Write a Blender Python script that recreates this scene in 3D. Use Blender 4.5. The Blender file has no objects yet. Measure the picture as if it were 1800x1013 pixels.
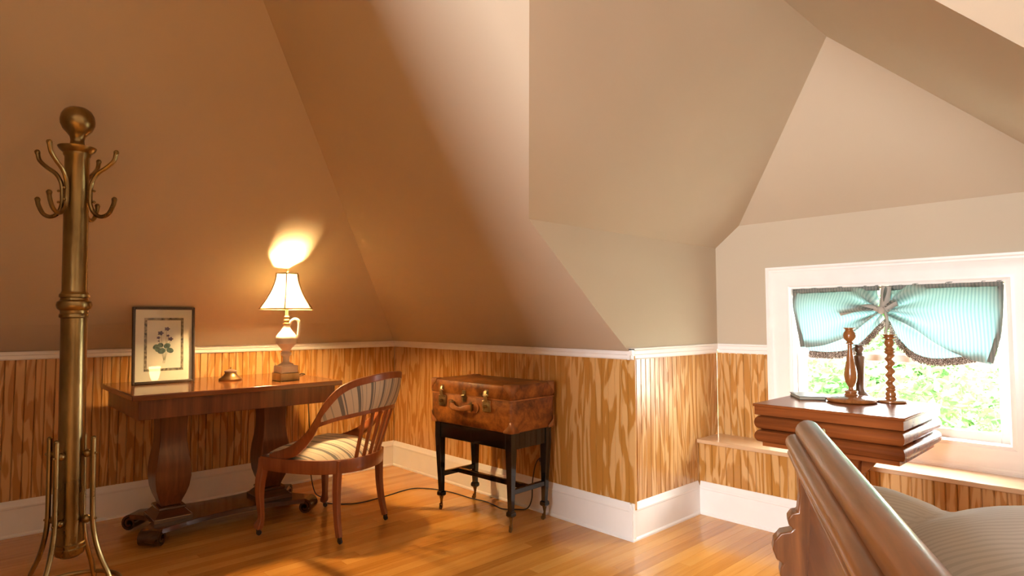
import bpy, bmesh, math, random
from mathutils import Vector, Matrix, noise as mnoise
random.seed(7)
SC = bpy.context.scene
COL = SC.collection
PI = math.pi
def R(d): return math.radians(d)

# ------------------------------------------------------------------ camera
F_PX = 1064.77
PITCH, ROLL, YAW = .0527, -.0018, -.8177
CAM = Vector((3.9518, -2.485, 1.08))
_fw = Vector((math.sin(YAW)*math.cos(PITCH), math.cos(YAW)*math.cos(PITCH), math.sin(PITCH)))
_rt = Vector((math.cos(YAW), -math.sin(YAW), 0))
_up = _rt.cross(_fw)
C_R = _rt*math.cos(ROLL) + _up*math.sin(ROLL)
C_U = -_rt*math.sin(ROLL) + _up*math.cos(ROLL)
C_F = _fw
cd = bpy.data.cameras.new('camera'); cam = bpy.data.objects.new('camera', cd); COL.objects.link(cam)
m = Matrix((C_R, C_U, -C_F)).transposed().to_4x4(); m.translation = CAM
cam.matrix_world = m
cd.sensor_width = 36; cd.lens = F_PX/1800*36; cd.clip_start = .02; cd.clip_end = 300
SC.camera = cam
def pix(x, y, axis, val):
    """point of the photo pixel (x, y) on the plane axis = val"""
    d = C_F*F_PX + C_R*(x-900) - C_U*(y-506.5)
    i = 'xyz'.index(axis); t = (val-CAM[i])/d[i]
    return CAM + d*t

# ------------------------------------------------------------------ world, lights, exposure
W = bpy.data.worlds.new('sky'); SC.world = W; W.use_nodes = True
bg = W.node_tree.nodes['Background']
bg.inputs['Color'].default_value = (.99, .97, .95, 1); bg.inputs['Strength'].default_value = 18
def light(kind, name, loc, energy, color, rot=(0,0,0), **kw):
    l = bpy.data.lights.new(name, kind); l.energy = energy; l.color = color
    for k, v in kw.items(): setattr(l, k, v)
    o = bpy.data.objects.new(name, l); o.location = loc; o.rotation_euler = rot; COL.objects.link(o)
    return o
sun = light('SUN', 'sun_offscreen', (0,0,20), 30, (1,.95,.86), angle=.01)
sun.rotation_euler = Vector((-.45,.55,-.8)).to_track_quat('-Z','Y').to_euler()
DAY = (.95,.97,1)
# daylight from the camera's side of the room: the photograph shows it as the pale patch on the rear slope
light('AREA', 'window_entry_offscreen', (3.75,-5.55,1.50), 122, DAY, (R(90),0,0), shape='RECTANGLE', size=.5, size_y=1.3)
# portal that guides sky light through the dormer window
po = light('AREA', 'dormer_window_portal', (3.05,1.03,.89), 1, (1,1,1), (R(-90),0,0), shape='RECTANGLE', size=.92, size_y=.72)
po.data.cycles.is_portal = True
vs = SC.view_settings
vs.view_transform = 'Standard'; vs.look = 'None'; vs.gamma = 1; vs.use_curve_mapping = False
vs.exposure = 1.35

# ------------------------------------------------------------------ mesh helpers
class MB:
    def __init__(s): s.v=[]; s.f=[]; s.uv={}
    def add(s, vs, fs, uvs=None):
        b=len(s.v); s.v += [tuple(p) for p in vs]; s.f += [tuple(b+i for i in f) for f in fs]
        if uvs:
            for i,u in enumerate(uvs): s.uv[b+i]=u
        return s
    def box(s,x0,x1,y0,y1,z0,z1,M=None):
        vs=[(x,y,z) for z in (z0,z1) for y in (y0,y1) for x in (x0,x1)]
        if M: vs=[M@Vector(p) for p in vs]
        return s.add(vs,[(0,2,3,1),(4,5,7,6),(0,1,5,4),(2,6,7,3),(0,4,6,2),(1,3,7,5)])
    def loft(s, rings, cap=True, closed=True, uvs=None):
        n=len(rings[0]); vs=[p for r in rings for p in r]; fs=[]
        for k in range(len(rings)-1):
            for i in range(n if closed else n-1):
                j=(i+1)%n; fs.append((k*n+i,k*n+j,(k+1)*n+j,(k+1)*n+i))
        if cap and closed:
            fs.append(tuple(range(n-1,-1,-1))); fs.append(tuple((len(rings)-1)*n+i for i in range(n)))
        return s.add(vs,fs,uvs)
    def lathe(s, prof, n=24, c=(0,0,0), sx=1, sy=1, rot=0):
        return s.loft([[(c[0]+max(r,1e-4)*sx*math.cos(rot+2*PI*i/n), c[1]+max(r,1e-4)*sy*math.sin(rot+2*PI*i/n), c[2]+z) for i in range(n)] for r,z in prof])
    def tube(s, path, r, n=8, flat=1, upv=None):
        P=[Vector(p) for p in path]; rs=r if isinstance(r,(list,tuple)) else [r]*len(P)
        T=[(P[min(i+1,len(P)-1)]-P[max(i-1,0)]).normalized() for i in range(len(P))]
        a=Vector(upv) if upv else (Vector((0,0,1)) if abs(T[0].z)<.9 else Vector((1,0,0)))
        N=(a-T[0]*a.dot(T[0])).normalized(); rings=[]
        for i,p in enumerate(P):
            if upv: N=(Vector(upv)-T[i]*Vector(upv).dot(T[i])).normalized()
            else: N=(N-T[i]*N.dot(T[i])).normalized()
            B=T[i].cross(N)
            rings.append([p+(N*math.cos(2*PI*k/n)+B*math.sin(2*PI*k/n)*flat)*rs[i] for k in range(n)])
        return s.loft(rings)
    def bar(s, path, w, h, upv=(0,0,1)):
        """rectangular section swept along path; w across, h along upv; w,h may be lists"""
        P=[Vector(p) for p in path]; k=len(P)
        ws=w if isinstance(w,(list,tuple)) else [w]*k; hs=h if isinstance(h,(list,tuple)) else [h]*k
        rings=[]
        for i,p in enumerate(P):
            T=(P[min(i+1,k-1)]-P[max(i-1,0)]).normalized(); U=Vector(upv); U=(U-T*U.dot(T)).normalized(); B=T.cross(U)
            c=.22
            a,b=ws[i]/2,hs[i]/2
            rings.append([p+B*x*a+U*y*b for x,y in ((-1,-1+c),(-1+c,-1),(1-c,-1),(1,-1+c),(1,1-c),(1-c,1),(-1+c,1),(-1,1-c))])
        return s.loft(rings)
    def prism(s, poly, fn, t0, t1):
        n=len(poly); vs=[fn(a,b,t) for t in (t0,t1) for a,b in poly]
        return s.add(vs,[tuple(range(n-1,-1,-1)),tuple(range(n,2*n))]+[(i,(i+1)%n,n+(i+1)%n,n+i) for i in range(n)])
    def sphere(s,c,r,n=12,sc=(1,1,1)):
        k=max(6,n//2+2)
        return s.loft([[(c[0]+sc[0]*r*math.sin(PI*j/k)*math.cos(2*PI*i/n)+(1e-5 if j in(0,k) else 0)*math.cos(2*PI*i/n),c[1]+sc[1]*r*math.sin(PI*j/k)*math.sin(2*PI*i/n)+(1e-5 if j in(0,k) else 0)*math.sin(2*PI*i/n),c[2]-sc[2]*r*math.cos(PI*j/k)) for i in range(n)] for j in range(k+1)])
    def grid(s, pts, uvs=None):
        """pts[r][c]"""
        nr,nc=len(pts),len(pts[0])
        return s.add([p for r in pts for p in r],[(r*nc+c,r*nc+c+1,(r+1)*nc+c+1,(r+1)*nc+c) for r in range(nr-1) for c in range(nc-1)],[u for r in uvs for u in r] if uvs else None)
    def mesh(s,name,mat,smooth=35):
        me=bpy.data.meshes.new(name); me.from_pydata(s.v,[],s.f)
        if s.uv:
            l=me.uv_layers.new(name='UVMap')
            for lp in me.loops: l.data[lp.index].uv=s.uv.get(lp.vertex_index,(0,0))
        bm=bmesh.new(); bm.from_mesh(me); bmesh.ops.recalc_face_normals(bm,faces=bm.faces); bm.to_mesh(me); bm.free()
        if mat: me.materials.append(mat)
        if smooth:
            me.shade_smooth(); me.set_sharp_from_angle(angle=R(smooth))
        return me
    def build(s,name,mat,parent=None,smooth=35,bevel=0,seg=2,sub=0,solid=0):
        o=bpy.data.objects.new(name,s.mesh(name,mat,smooth)); COL.objects.link(o)
        if parent: o.parent=parent
        if solid:
            md=o.modifiers.new('solid','SOLIDIFY'); md.thickness=solid; md.offset=0
        if bevel:
            md=o.modifiers.new('bevel','BEVEL'); md.width=bevel; md.segments=seg; md.limit_method='ANGLE'; md.angle_limit=R(40)
        if sub:
            md=o.modifiers.new('sub','SUBSURF'); md.levels=sub; md.render_levels=sub
        return o
def tag(o,label,cat,group=None):
    o['label']=label; o['category']=cat
    if group: o['group']=group
    return o
def struct(o): o['kind']='structure'; return o
def thing(name,label,cat,loc=(0,0,0),rz=0,group=None):
    o=bpy.data.objects.new(name,None); o.empty_display_size=.1; COL.objects.link(o); o.location=loc; o.rotation_euler=(0,0,rz)
    return tag(o,label,cat,group)
def copy_of(o,parent=None,loc=None,rot=None):
    c=o.copy(); COL.objects.link(c); c.parent=parent if parent else o.parent
    if loc is not None: c.location=loc
    if rot is not None: c.rotation_euler=rot
    return c
def smooth_path(P,n=8,closed=False):
    P=[Vector(p) for p in P]; out=[]; k=len(P)
    rng=range(k) if closed else range(k-1)
    for i in rng:
        p0=P[(i-1)%k] if closed or i>0 else P[0]*2-P[1]; p1=P[i]; p2=P[(i+1)%k]
        p3=P[(i+2)%k] if closed or i+2<k else P[-1]*2-P[-2]
        for j in range(n):
            t=j/n
            out.append(.5*((2*p1)+(p2-p0)*t+(2*p0-5*p1+4*p2-p3)*t*t+(3*p1-p0-3*p2+p3)*t**3))
    if not closed: out.append(P[-1])
    return out

# ------------------------------------------------------------------ materials
class NT:
    def __init__(s,name):
        s.m=bpy.data.materials.new(name); s.m.use_nodes=True; s.t=s.m.node_tree
        s.p=s.t.nodes['Principled BSDF']; s.out=s.t.nodes['Material Output']
    def n(s,kind,ins=None,**kw):
        nd=s.t.nodes.new(kind)
        for k,v in kw.items(): setattr(nd,k,v)
        for k,v in (ins or {}).items(): s.put(nd.inputs[k],v)
        return nd
    def put(s,sock,v):
        if hasattr(v,'is_output') : s.t.links.new(v,sock)
        elif hasattr(v,'outputs'): s.t.links.new(v.outputs[0],sock)
        else: sock.default_value=v
    def math(s,op,a,b=0.0): 
        nd=s.n('ShaderNodeMath',operation=op); s.put(nd.inputs[0],a); s.put(nd.inputs[1],b); return nd.outputs[0]
    def mapping(s,vec,scale=(1,1,1),loc=(0,0,0),rot=(0,0,0)):
        nd=s.n('ShaderNodeMapping'); s.put(nd.inputs['Vector'],vec); nd.inputs['Scale'].default_value=scale; s.put(nd.inputs['Location'],loc); nd.inputs['Rotation'].default_value=rot; return nd.outputs[0]
    def noise(s,vec,scale=5,detail=2,rough=.5,dist=0):
        nd=s.n('ShaderNodeTexNoise'); s.put(nd.inputs['Vector'],vec); nd.inputs['Scale'].default_value=scale; nd.inputs['Detail'].default_value=detail; nd.inputs['Roughness'].default_value=rough; nd.inputs['Distortion'].default_value=dist; return nd.outputs[0]
    def ramp(s,fac,stops,interp='LINEAR'):
        nd=s.n('ShaderNodeValToRGB'); cr=nd.color_ramp; cr.interpolation=interp
        while len(cr.elements)<len(stops): cr.elements.new(.5)
        for e,(p,c) in zip(cr.elements,stops): e.position=p; e.color=(*c,1) if len(c)==3 else c
        s.put(nd.inputs[0],fac); return nd.outputs[0]
    def mix(s,fac,a,b,mode='MIX'):
        nd=s.n('ShaderNodeMix',data_type='RGBA',blend_type=mode); s.put(nd.inputs['Factor'],fac)
        for k,v in (('A',a),('B',b)):
            sock=[i for i in nd.inputs if i.name==k and i.type=='RGBA'][0]
            s.put(sock,(*v,1) if isinstance(v,tuple) and len(v)==3 else v)
        return [o for o in nd.outputs if o.type=='RGBA'][0]
    def coord(s,k='Object'): return s.n('ShaderNodeTexCoord').outputs[k]
    def pos(s): return s.n('ShaderNodeNewGeometry').outputs['Position']
    def bump(s,h,strength=.2,dist=.01):
        nd=s.n('ShaderNodeBump'); s.put(nd.inputs['Height'],h); nd.inputs['Strength'].default_value=strength; nd.inputs['Distance'].default_value=dist; s.t.links.new(nd.outputs[0],s.p.inputs['Normal'])
    def set(s,**kw):
        for k,v in kw.items():
            key={'base':'Base Color','rough':'Roughness','metal':'Metallic','coat':'Coat Weight','coatr':'Coat Roughness','spec':'Specular IOR Level','trans':'Transmission Weight','sheen':'Sheen Weight','emit':'Emission Color','estr':'Emission Strength'}[k]
            if isinstance(v,tuple) and len(v)==3: v=(*v,1)
            s.put(s.p.inputs[key],v)
        return s
def plain(name,base,rough=.5,metal=0,var=.06,scale=8,coat=0,**kw):
    t=NT(name); v=t.noise(t.coord(),scale,3)
    d=tuple(max(0,c*(1-var*2.2)) for c in base); l=tuple(min(1,c*(1+var)) for c in base)
    t.set(base=t.ramp(v,[(.3,d),(.7,l)]),rough=rough,metal=metal,coat=coat,**kw); return t.m
def wood(name,dark,light,rough=.3,axis='x',scale=1,coat=.3,spread=(.3,.7)):
    t=NT(name); c=t.coord()
    st={'x':(1.5,22,22),'y':(22,1.5,22),'z':(22,22,1.5)}[axis]
    a=t.noise(t.mapping(c,tuple(i*scale for i in st)),1,5,.6,.6)
    b=t.noise(t.mapping(c,tuple(i*scale*.25 for i in st)),1,2,.5,1.2)
    f=t.math('ADD',t.math('MULTIPLY',a,.55),t.math('MULTIPLY',b,.45))
    t.set(base=t.ramp(f,[(spread[0],dark),(.5,tuple((x+y)/2 for x,y in zip(dark,light))),(spread[1],light)]),rough=rough,coat=coat,coatr=.15)
    t.bump(a,.04,.002); return t.m
M={}
def mk_paint():
    t=NT('wall_paint'); p=t.pos(); v=t.noise(p,1.3,2)
    t.set(base=t.ramp(v,[(.3,(.52,.43,.315)),(.7,(.55,.455,.335))]),rough=.85); t.bump(t.noise(p,180,2),.05,.001); return t.m
M['paint']=mk_paint()
M['white']=plain('white_trim_paint',(.90,.86,.82),.35,var=.015)
def mk_ply():
    t=NT('beaded_plywood'); sp=t.n('ShaderNodeSeparateXYZ'); t.put(sp.inputs[0],t.pos())
    a=t.math('ADD',sp.outputs[0],sp.outputs[1])
    cb=t.n('ShaderNodeCombineXYZ'); t.put(cb.inputs[0],t.math('MULTIPLY',a,8.5)); t.put(cb.inputs[1],t.math('MULTIPLY',sp.outputs[2],1.0)); t.put(cb.inputs[2],t.math('MULTIPLY',a,.7))
    v=t.noise(cb,1,2.6,.5,.5)
    w=t.math('SINE',t.math('MULTIPLY',v,54.0))
    cg=t.n('ShaderNodeCombineXYZ'); t.put(cg.inputs[0],t.math('MULTIPLY',a,150.0)); t.put(cg.inputs[1],t.math('MULTIPLY',sp.outputs[2],6.0))
    g=t.noise(cg,1,3)
    edge=t.math('ADD',w,t.math('MULTIPLY',t.math('SUBTRACT',g,.5),1.6))
    col=t.ramp(t.math('ADD',t.math('MULTIPLY',edge,.5),.5),[(.36,(.45,.195,.033)),(.64,(.66,.385,.15))])
    tone=t.noise(cb,.35,1)
    t.set(base=t.mix(t.math('MULTIPLY',tone,.35),col,(.56,.26,.06)),rough=.36,coat=.55,coatr=.13)
    t.bump(edge,.05,.002); return t.m
M['ply']=mk_ply()
def mk_floor():
    t=NT('oak_floor'); oi=t.n('ShaderNodeObjectInfo'); c=t.coord(); rnd=oi.outputs['Random']
    cb=t.n('ShaderNodeCombineXYZ'); t.put(cb.inputs[2],t.math('MULTIPLY',rnd,40.0)); t.put(cb.inputs[1],t.math('MULTIPLY',rnd,13.0))
    a=t.noise(t.mapping(c,(60,2.2,1),cb.outputs[0]),1,4,.6,.8)
    b=t.noise(t.mapping(c,(14,1.0,1),cb.outputs[0]),1,2,.5,1.0)
    f=t.math('ADD',t.math('ADD',t.math('MULTIPLY',a,.35),t.math('MULTIPLY',b,.3)),t.math('ADD',t.math('MULTIPLY',rnd,.36),.03))
    col=t.ramp(f,[(.22,(.46,.175,.024)),(.52,(.68,.305,.058)),(.82,(.80,.43,.11))])
    t.set(base=col,rough=t.math('ADD',t.math('MULTIPLY',t.noise(t.pos(),3,3),.14),.12),coat=.25,coatr=.12)
    t.bump(a,.008,.001); return t.m
M['floor']=mk_floor()
M['mahog']=wood('mahogany',(.06,.018,.006),(.27,.088,.026),.25,'y',1.8,.25)
M['mahogp']=wood('polished_mahogany',(.085,.025,.008),(.30,.10,.03),.13,'y',1.8,.6)
M['mahogx']=wood('mahogany_cross',(.06,.018,.006),(.27,.088,.026),.25,'x',1,.25)
M['mahogz']=wood('mahogany_upright',(.055,.017,.006),(.25,.082,.025),.28,'z',1.8,.2)
M['mahogd']=wood('dark_mahogany',(.045,.016,.007),(.17,.062,.025),.18,'y',1,.6)
M['mahogf']=wood('blackened_mahogany',(.016,.007,.004),(.075,.028,.012),.2,'y',1.8,.4)
M['chairw']=wood('cherry_chair_frame',(.20,.052,.016),(.40,.13,.045),.3,'z',2,.3)
M['tablew']=wood('crotch_mahogany',(.10,.024,.006),(.36,.105,.026),.24,'x',.9,0,(.34,.66))
M['tablew'].node_tree.nodes['Principled BSDF'].inputs['Specular IOR Level'].default_value=.16
M['bedw']=wood('bed_cherry',(.065,.020,.006),(.23,.080,.022),.30,'y',3.5,.12)
M['bedz']=wood('bed_cherry_upright',(.065,.020,.006),(.23,.080,.022),.30,'z',2.5,.12)
M['candw']=wood('turned_wood',(.20,.062,.016),(.40,.15,.04),.22,'z',2.5,.4)
M['candd']=wood('dark_turned_wood',(.12,.07,.045),(.26,.16,.10),.3,'z',1,.3)
def mk_brass(name,lo,hi,rough):
    t=NT(name); v=t.noise(t.mapping(t.coord(),(9,9,3)),1,4,.6)
    t.set(base=t.ramp(v,[(.3,lo),(.7,hi)]),metal=1,rough=t.math('ADD',t.math('MULTIPLY',v,.16),rough-.06)); return t.m
M['brass']=mk_brass('aged_brass',(.13,.085,.032),(.37,.27,.12),.27)
M['brassd']=mk_brass('tarnished_brass',(.26,.19,.09),(.55,.43,.23),.36)
M['bronze']=mk_brass('brown_bronze',(.16,.09,.035),(.34,.20,.09),.36)
M['steel']=plain('dark_iron',(.05,.045,.04),.4,.6)
M['black']=plain('black_lacquer',(.010,.009,.009),.16,coat=.5,var=.2)
def mk_leather():
    t=NT('worn_leather'); c=t.coord(); v=t.noise(c,9,5,.65,.4); u=t.noise(c,45,3,.6)
    f=t.math('ADD',t.math('MULTIPLY',v,.72),t.math('MULTIPLY',u,.28))
    t.set(base=t.ramp(f,[(.33,(.06,.018,.006)),(.46,(.20,.062,.013)),(.60,(.40,.14,.026)),(.75,(.52,.22,.06))]),rough=.36,coat=.1); t.bump(u,.18,.003); return t.m
M['leather']=mk_leather()
M['leatherc']=plain('leather_corner',(.42,.16,.05),.38,var=.2,scale=14)
def mk_stripe(name,base,stripes,period,rough=.85,weave=500,uvk=True,ax=0,blot=.10):
    t=NT(name); c=t.coord('UV' if uvk else 'Object'); sp=t.n('ShaderNodeSeparateXYZ'); t.put(sp.inputs[0],c)
    x=t.math('FRACT',t.math('DIVIDE',sp.outputs[ax],period)); col=None
    stops=[(0,base)]
    for a,b,cc in stripes: stops+=[(a,cc),(b,base)]
    col=t.ramp(x,stops,'CONSTANT')
    v=t.noise(c,3,3)
    t.set(base=t.mix(t.math('MULTIPLY',v,blot*2),col,tuple(i*.7 for i in base)),rough=rough,sheen=.2)
    t.bump(t.noise(c,weave,1),.1,.001); return t.m
CR=(.66,.56,.42); GR=(.17,.165,.15); GL=(.40,.36,.29)
M['chairf']=mk_stripe('striped_upholstery',CR,[(.06,.16,GR),(.20,.24,GR),(.42,.445,GL),(.60,.70,GR),(.73,.77,GL),(.88,.905,GL)],.125)
M['duvet']=mk_stripe('striped_bedding',(.49,.455,.405),[(.0,.42,(.415,.38,.335))],.013,uvk=True,ax=1,blot=.15)
def mk_curtain():
    t=NT('sheer_striped_cotton'); sp=t.n('ShaderNodeSeparateXYZ'); t.put(sp.inputs[0],t.coord('UV'))
    x=t.math('FRACT',t.math('MULTIPLY',sp.outputs[0],75.0)); st=t.math('GREATER_THAN',x,.55)
    d=t.n('ShaderNodeBsdfDiffuse'); t.put(d.inputs[0],t.mix(st,(.50,.47,.41),(.36,.38,.34)))
    tr=t.n('ShaderNodeBsdfTranslucent'); t.put(tr.inputs[0],t.mix(st,(.085,.155,.155),(.045,.11,.115)))
    mx=t.n('ShaderNodeMixShader'); mx.inputs[0].default_value=.52; t.put(mx.inputs[1],d.outputs[0]); t.put(mx.inputs[2],tr.outputs[0])
    t.t.links.new(mx.outputs[0],t.out.inputs[0]); return t.m
M['curtain']=mk_curtain()
M['tie']=plain('grey_cotton_tie',(.45,.40,.34),.9,var=.08)
def mk_fringe():
    t=NT('fringe'); v=t.noise(t.coord(),260,1)
    t.set(base=t.ramp(v,[(.42,(.10,.07,.05)),(.5,(.38,.28,.22)),(.58,(.75,.68,.60))],'CONSTANT'),rough=.9); return t.m
M['fringe']=mk_fringe()
def mk_glass():
    t=NT('window_glass'); tr=t.n('ShaderNodeBsdfTransparent'); tr.inputs[0].default_value=(.97,.99,.98,1)
    gl=t.n('ShaderNodeBsdfGlossy'); gl.inputs['Roughness'].default_value=.0
    lw=t.n('ShaderNodeLayerWeight'); lw.inputs[0].default_value=.5; fr=t.n('ShaderNodeMath',operation='MULTIPLY_ADD'); t.put(fr.inputs[0],t.math('POWER',lw.outputs['Facing'],5.0)); fr.inputs[1].default_value=.95; fr.inputs[2].default_value=.035
    mx=t.n('ShaderNodeMixShader'); t.put(mx.inputs[0],fr.outputs[0]); t.put(mx.inputs[1],tr.outputs[0]); t.put(mx.inputs[2],gl.outputs[0])
    t.t.links.new(mx.outputs[0],t.out.inputs[0]); return t.m
M['glass']=mk_glass()
def mk_thin(name,dif,trans,f):
    t=NT(name); d=t.n('ShaderNodeBsdfDiffuse'); d.inputs[0].default_value=(*dif,1); tr=t.n('ShaderNodeBsdfTranslucent'); tr.inputs[0].default_value=(*trans,1)
    v=t.noise(t.coord(),6,2); t.put(d.inputs[0],t.ramp(v,[(.3,tuple(c*.8 for c in dif)),(.7,dif)]))
    mx=t.n('ShaderNodeMixShader'); mx.inputs[0].default_value=f; t.put(mx.inputs[1],d.outputs[0]); t.put(mx.inputs[2],tr.outputs[0]); t.t.links.new(mx.outputs[0],t.out.inputs[0]); return t.m
M['shade']=mk_thin('lamp_shade_silk',(.60,.52,.37),(.56,.47,.30),.55)
M['leaf']=mk_thin('leaf',(.045,.12,.035),(.07,.17,.035),.4)
M['leafb']=mk_thin('leaf_pale',(.07,.16,.055),(.11,.22,.06),.4)
M['trim']=plain('shade_trim',(.22,.13,.05),.7)
M['alab']=plain('alabaster',(.74,.64,.52),.35,var=.12,scale=14)
M['gilt']=plain('gilt',(.62,.40,.14),.35,.7,var=.2,scale=20)
M['frame']=plain('dark_frame_wood',(.055,.034,.020),.3,var=.2)
M['matb']=plain('mat_board',(.86,.79,.67),.8,var=.02)
M['paper']=plain('print_paper',(.80,.73,.63),.85,var=.03)
M['border']=plain('print_border',(.34,.27,.17),.8,var=.45,scale=60)
M['violet']=plain('violet_ink',(.12,.07,.13),.8,var=.3,scale=60)
M['leafi']=plain('green_ink',(.10,.16,.12),.8,var=.3,scale=60)
M['stemi']=plain('stem_ink',(.38,.36,.24),.8)
M['cord']=plain('black_cord',(.02,.015,.012),.5)
M['plate']=plain('brown_outlet_plate',(.20,.11,.05),.4)
M['book']=plain('dark_book_cloth',(.06,.07,.06),.4)
M['pages']=plain('book_pages',(.40,.36,.28),.8)
M['grass']=plain('lawn',(.24,.24,.18),.9,var=.3,scale=2)
M['bark']=plain('bark',(.10,.07,.05),.9,var=.3,scale=20)
M['seatw']=wood('pine_ledge',(.55,.33,.17),(.72,.50,.31),.28,'x',.9,.5)
M['bulb']=NT('bulb_glow').set(base=(1,.8,.5),emit=(1,.72,.36),estr=60).m

# ------------------------------------------------------------------ room shell
BX, D, DB, ZR1, ZR0, ZB = 2.1606, .8595, .6286, .9389, .8811, .1794
XR = 3.05; BX2 = 2*XR-BX
X7, YB, ZC = 7.2, -5.6, 2.55
ZE, ZE2 = 1.505, 1.624
SL = (ZE2-ZE)/(2.301-BX); ZRG = ZE+SL*(XR-BX); YA = .16
px_ = lambda z: .06+1.17*(z-.94)
py_ = lambda z: -.04-1.17*(z-.94)
lev = [(.012,-.012,.925),(px_(1.06),py_(1.06),1.06),(px_(ZE),py_(ZE),ZE),(px_(ZRG),py_(ZRG),ZRG),(px_(ZC),py_(ZC),ZC)]
b=MB()
def ng(*pts): b.add(pts,[tuple(range(len(pts)))])
for (x0,y0,z0),(x1,y1,z1) in zip(lev,lev[1:]): ng((x0,YB,z0),(x0,y0,z0),(x1,y1,z1),(x1,YB,z1))
B0=BX-.008; B1=BX2+.008; DW=D+.012
for (x0,y0,z0),(x1,y1,z1) in zip(lev[:2],lev[1:3]):
    ng((x0,y0,z0),(B0,y0,z0),(B0,y1,z1),(x1,y1,z1)); ng((B1,y0,z0),(X7,y0,z0),(X7,y1,z1),(B1,y1,z1))
(x2,y2,z2),(x3,y3,z3),(x4,y4,z4)=lev[2:]
ng((x2,y2,z2),(B0,y2,z2),(XR,y3,z3),(x3,y3,z3)); ng((B1,y2,z2),(X7,y2,z2),(X7,y3,z3),(XR,y3,z3))
ng((x3,y3,z3),(XR,y3,z3),(X7,y3,z3),(X7,y4,z4),(x4,y4,z4))
ng((x4,y4,z4),(X7,y4,z4),(X7,YB,z4),(x4,YB,z4))
C2=2.301; C2b=2*XR-C2
ng((B0,y2,ZE),(B0,DW,ZE),(C2,DW,ZE2),(XR,YA,ZRG),(XR,y3,ZRG)); ng((B1,y2,ZE),(B1,DW,ZE),(C2b,DW,ZE2),(XR,YA,ZRG),(XR,y3,ZRG))
ng((C2,DW,ZE2),(C2b,DW,ZE2),(XR,YA,ZRG))
struct(b.build('ceiling',M['paint'],smooth=None))
def wall(name,*polys):
    q=MB()
    for p in polys: q.add(p,[tuple(range(len(p)))])
    return struct(q.build(name,M['paint'],smooth=None))
wall_left=wall('wall_left',[(-.02,YB,.926),(.02,YB,.926),(.02,.02,.926),(-.02,.02,.926)],[(-.02,YB,0),(-.02,.02,0),(-.02,.02,.93),(-.02,YB,.93)])
wall_rear=wall('wall_rear',[(-.02,.02,.926),(BX-.005,.02,.926),(BX-.005,-.016,.926),(-.02,-.016,.926)],[(BX2,.02,.926),(X7,.02,.926),(X7,-.016,.926),(BX2,-.016,.926)],[(-.02,.02,0),(BX-.02,.02,0),(BX-.02,.02,.93),(-.02,.02,.93)],[(BX2+.02,.02,0),(X7,.02,0),(X7,.02,.93),(BX2+.02,.02,.93)])
def cheek(x,s): return [(x-.012*s,.02,.0),(x-.012*s,DW,0),(x-.012*s,DW,.93),(x-.012*s,.02,.93)],[(x,DW,.925),(x,DW,ZE),(x,y2,ZE),(x,lev[1][1],1.06),(x,-.012,.925)]
wall_dl=wall('wall_dormer_left',*cheek(BX-.008,1)); wall_dr=wall('wall_dormer_right',*cheek(BX2+.008,-1))
WX0,WX1,WZ0,WZ1=2.60,3.50,.535,1.242
wall_win=wall('wall_window',[(B0,DW,0),(WX0,DW,0),(WX0,DW,ZE2),(C2,DW,ZE2),(B0,DW,ZE)],[(WX1,DW,0),(B1,DW,0),(B1,DW,ZE),(C2b,DW,ZE2),(WX1,DW,ZE2)],
    [(WX0,DW,0),(WX1,DW,0),(WX1,DW,WZ0),(WX0,DW,WZ0)],[(WX0,DW,WZ1),(WX1,DW,WZ1),(WX1,DW,ZE2),(WX0,DW,ZE2)])
wall('wall_right',[(X7,.02,0),(X7,YB,0),(X7,YB,ZC),(X7,y4,ZC),(X7,y3,ZRG),(X7,lev[1][1],1.06),(X7,-.012,.925),(X7,.02,.93)])
q=MB(); q.box(-.02,3.07,-3.62,-3.50,0,ZC+.0); pw=struct(q.build('wall_light_blocker',M['paint'],smooth=None))  # unseen partition, added to keep the entry daylight off the left slope
wall('wall_entry',[(-.02,YB,0),(X7,YB,0),(X7,YB,ZC),(x4,YB,ZC),(lev[1][0],YB,1.06),(-.02,YB,.925)])

# --- floor: every strip within sight is a board of its own
q=MB(); q.box(-.1,X7+.1,YB-.1,DB+.05,-.06,-.014); floor=struct(q.build('floor',M['floor'],smooth=None))
fw=.0585; rows=int(4.3/fw); lens=[.75,1.0,1.25,1.5,1.8,2.1]; bmeshes={}
def board_mesh(L):
    L=round(L,3)
    if L not in bmeshes:
        q=MB(); w=fw/2-.0004; c=.0006
        ring=lambda y:[(-w,y,-.016),(w,y,-.016),(w,y,0),(-w,y,0)]
        q.loft([ring(-L/2+.0004),ring(L/2-.0004)]); bmeshes[L]=q.mesh('floorboard',M['floor'],None)
    return bmeshes[L]
rest=MB()
def rest_board(x,y0,y1):
    rest.box(x-fw/2+.0004,x+fw/2-.0004,y0+.0004,y1-.0004,-.016,0)
for i in range(int((X7)/fw)+1):
    x=fw*(i+.5)-.01; yend=.005 if (x<BX-.02 or x>BX2) else DB+.01
    y=yend; first=True
    rr=random.Random(i*31+5)
    while y>YB:
        L=rr.choice(lens); 
        if first: L*=rr.uniform(.3,1); first=False
        L=round(L/.05)*.05; y0=max(YB,y-L)
        if x<4.1 and y0>-3.05 and not (x<.7 and y<-2.45):
            o=bpy.data.objects.new('floorboard',board_mesh(y-y0)); COL.objects.link(o); o.parent=floor; o.location=(x,(y+y0)/2,0)
        else: rest_board(x,y0,y)
        y=y0
ro=rest.build('floorboard_run',M['floor'],floor,None); ro['kind']='stuff'

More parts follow.
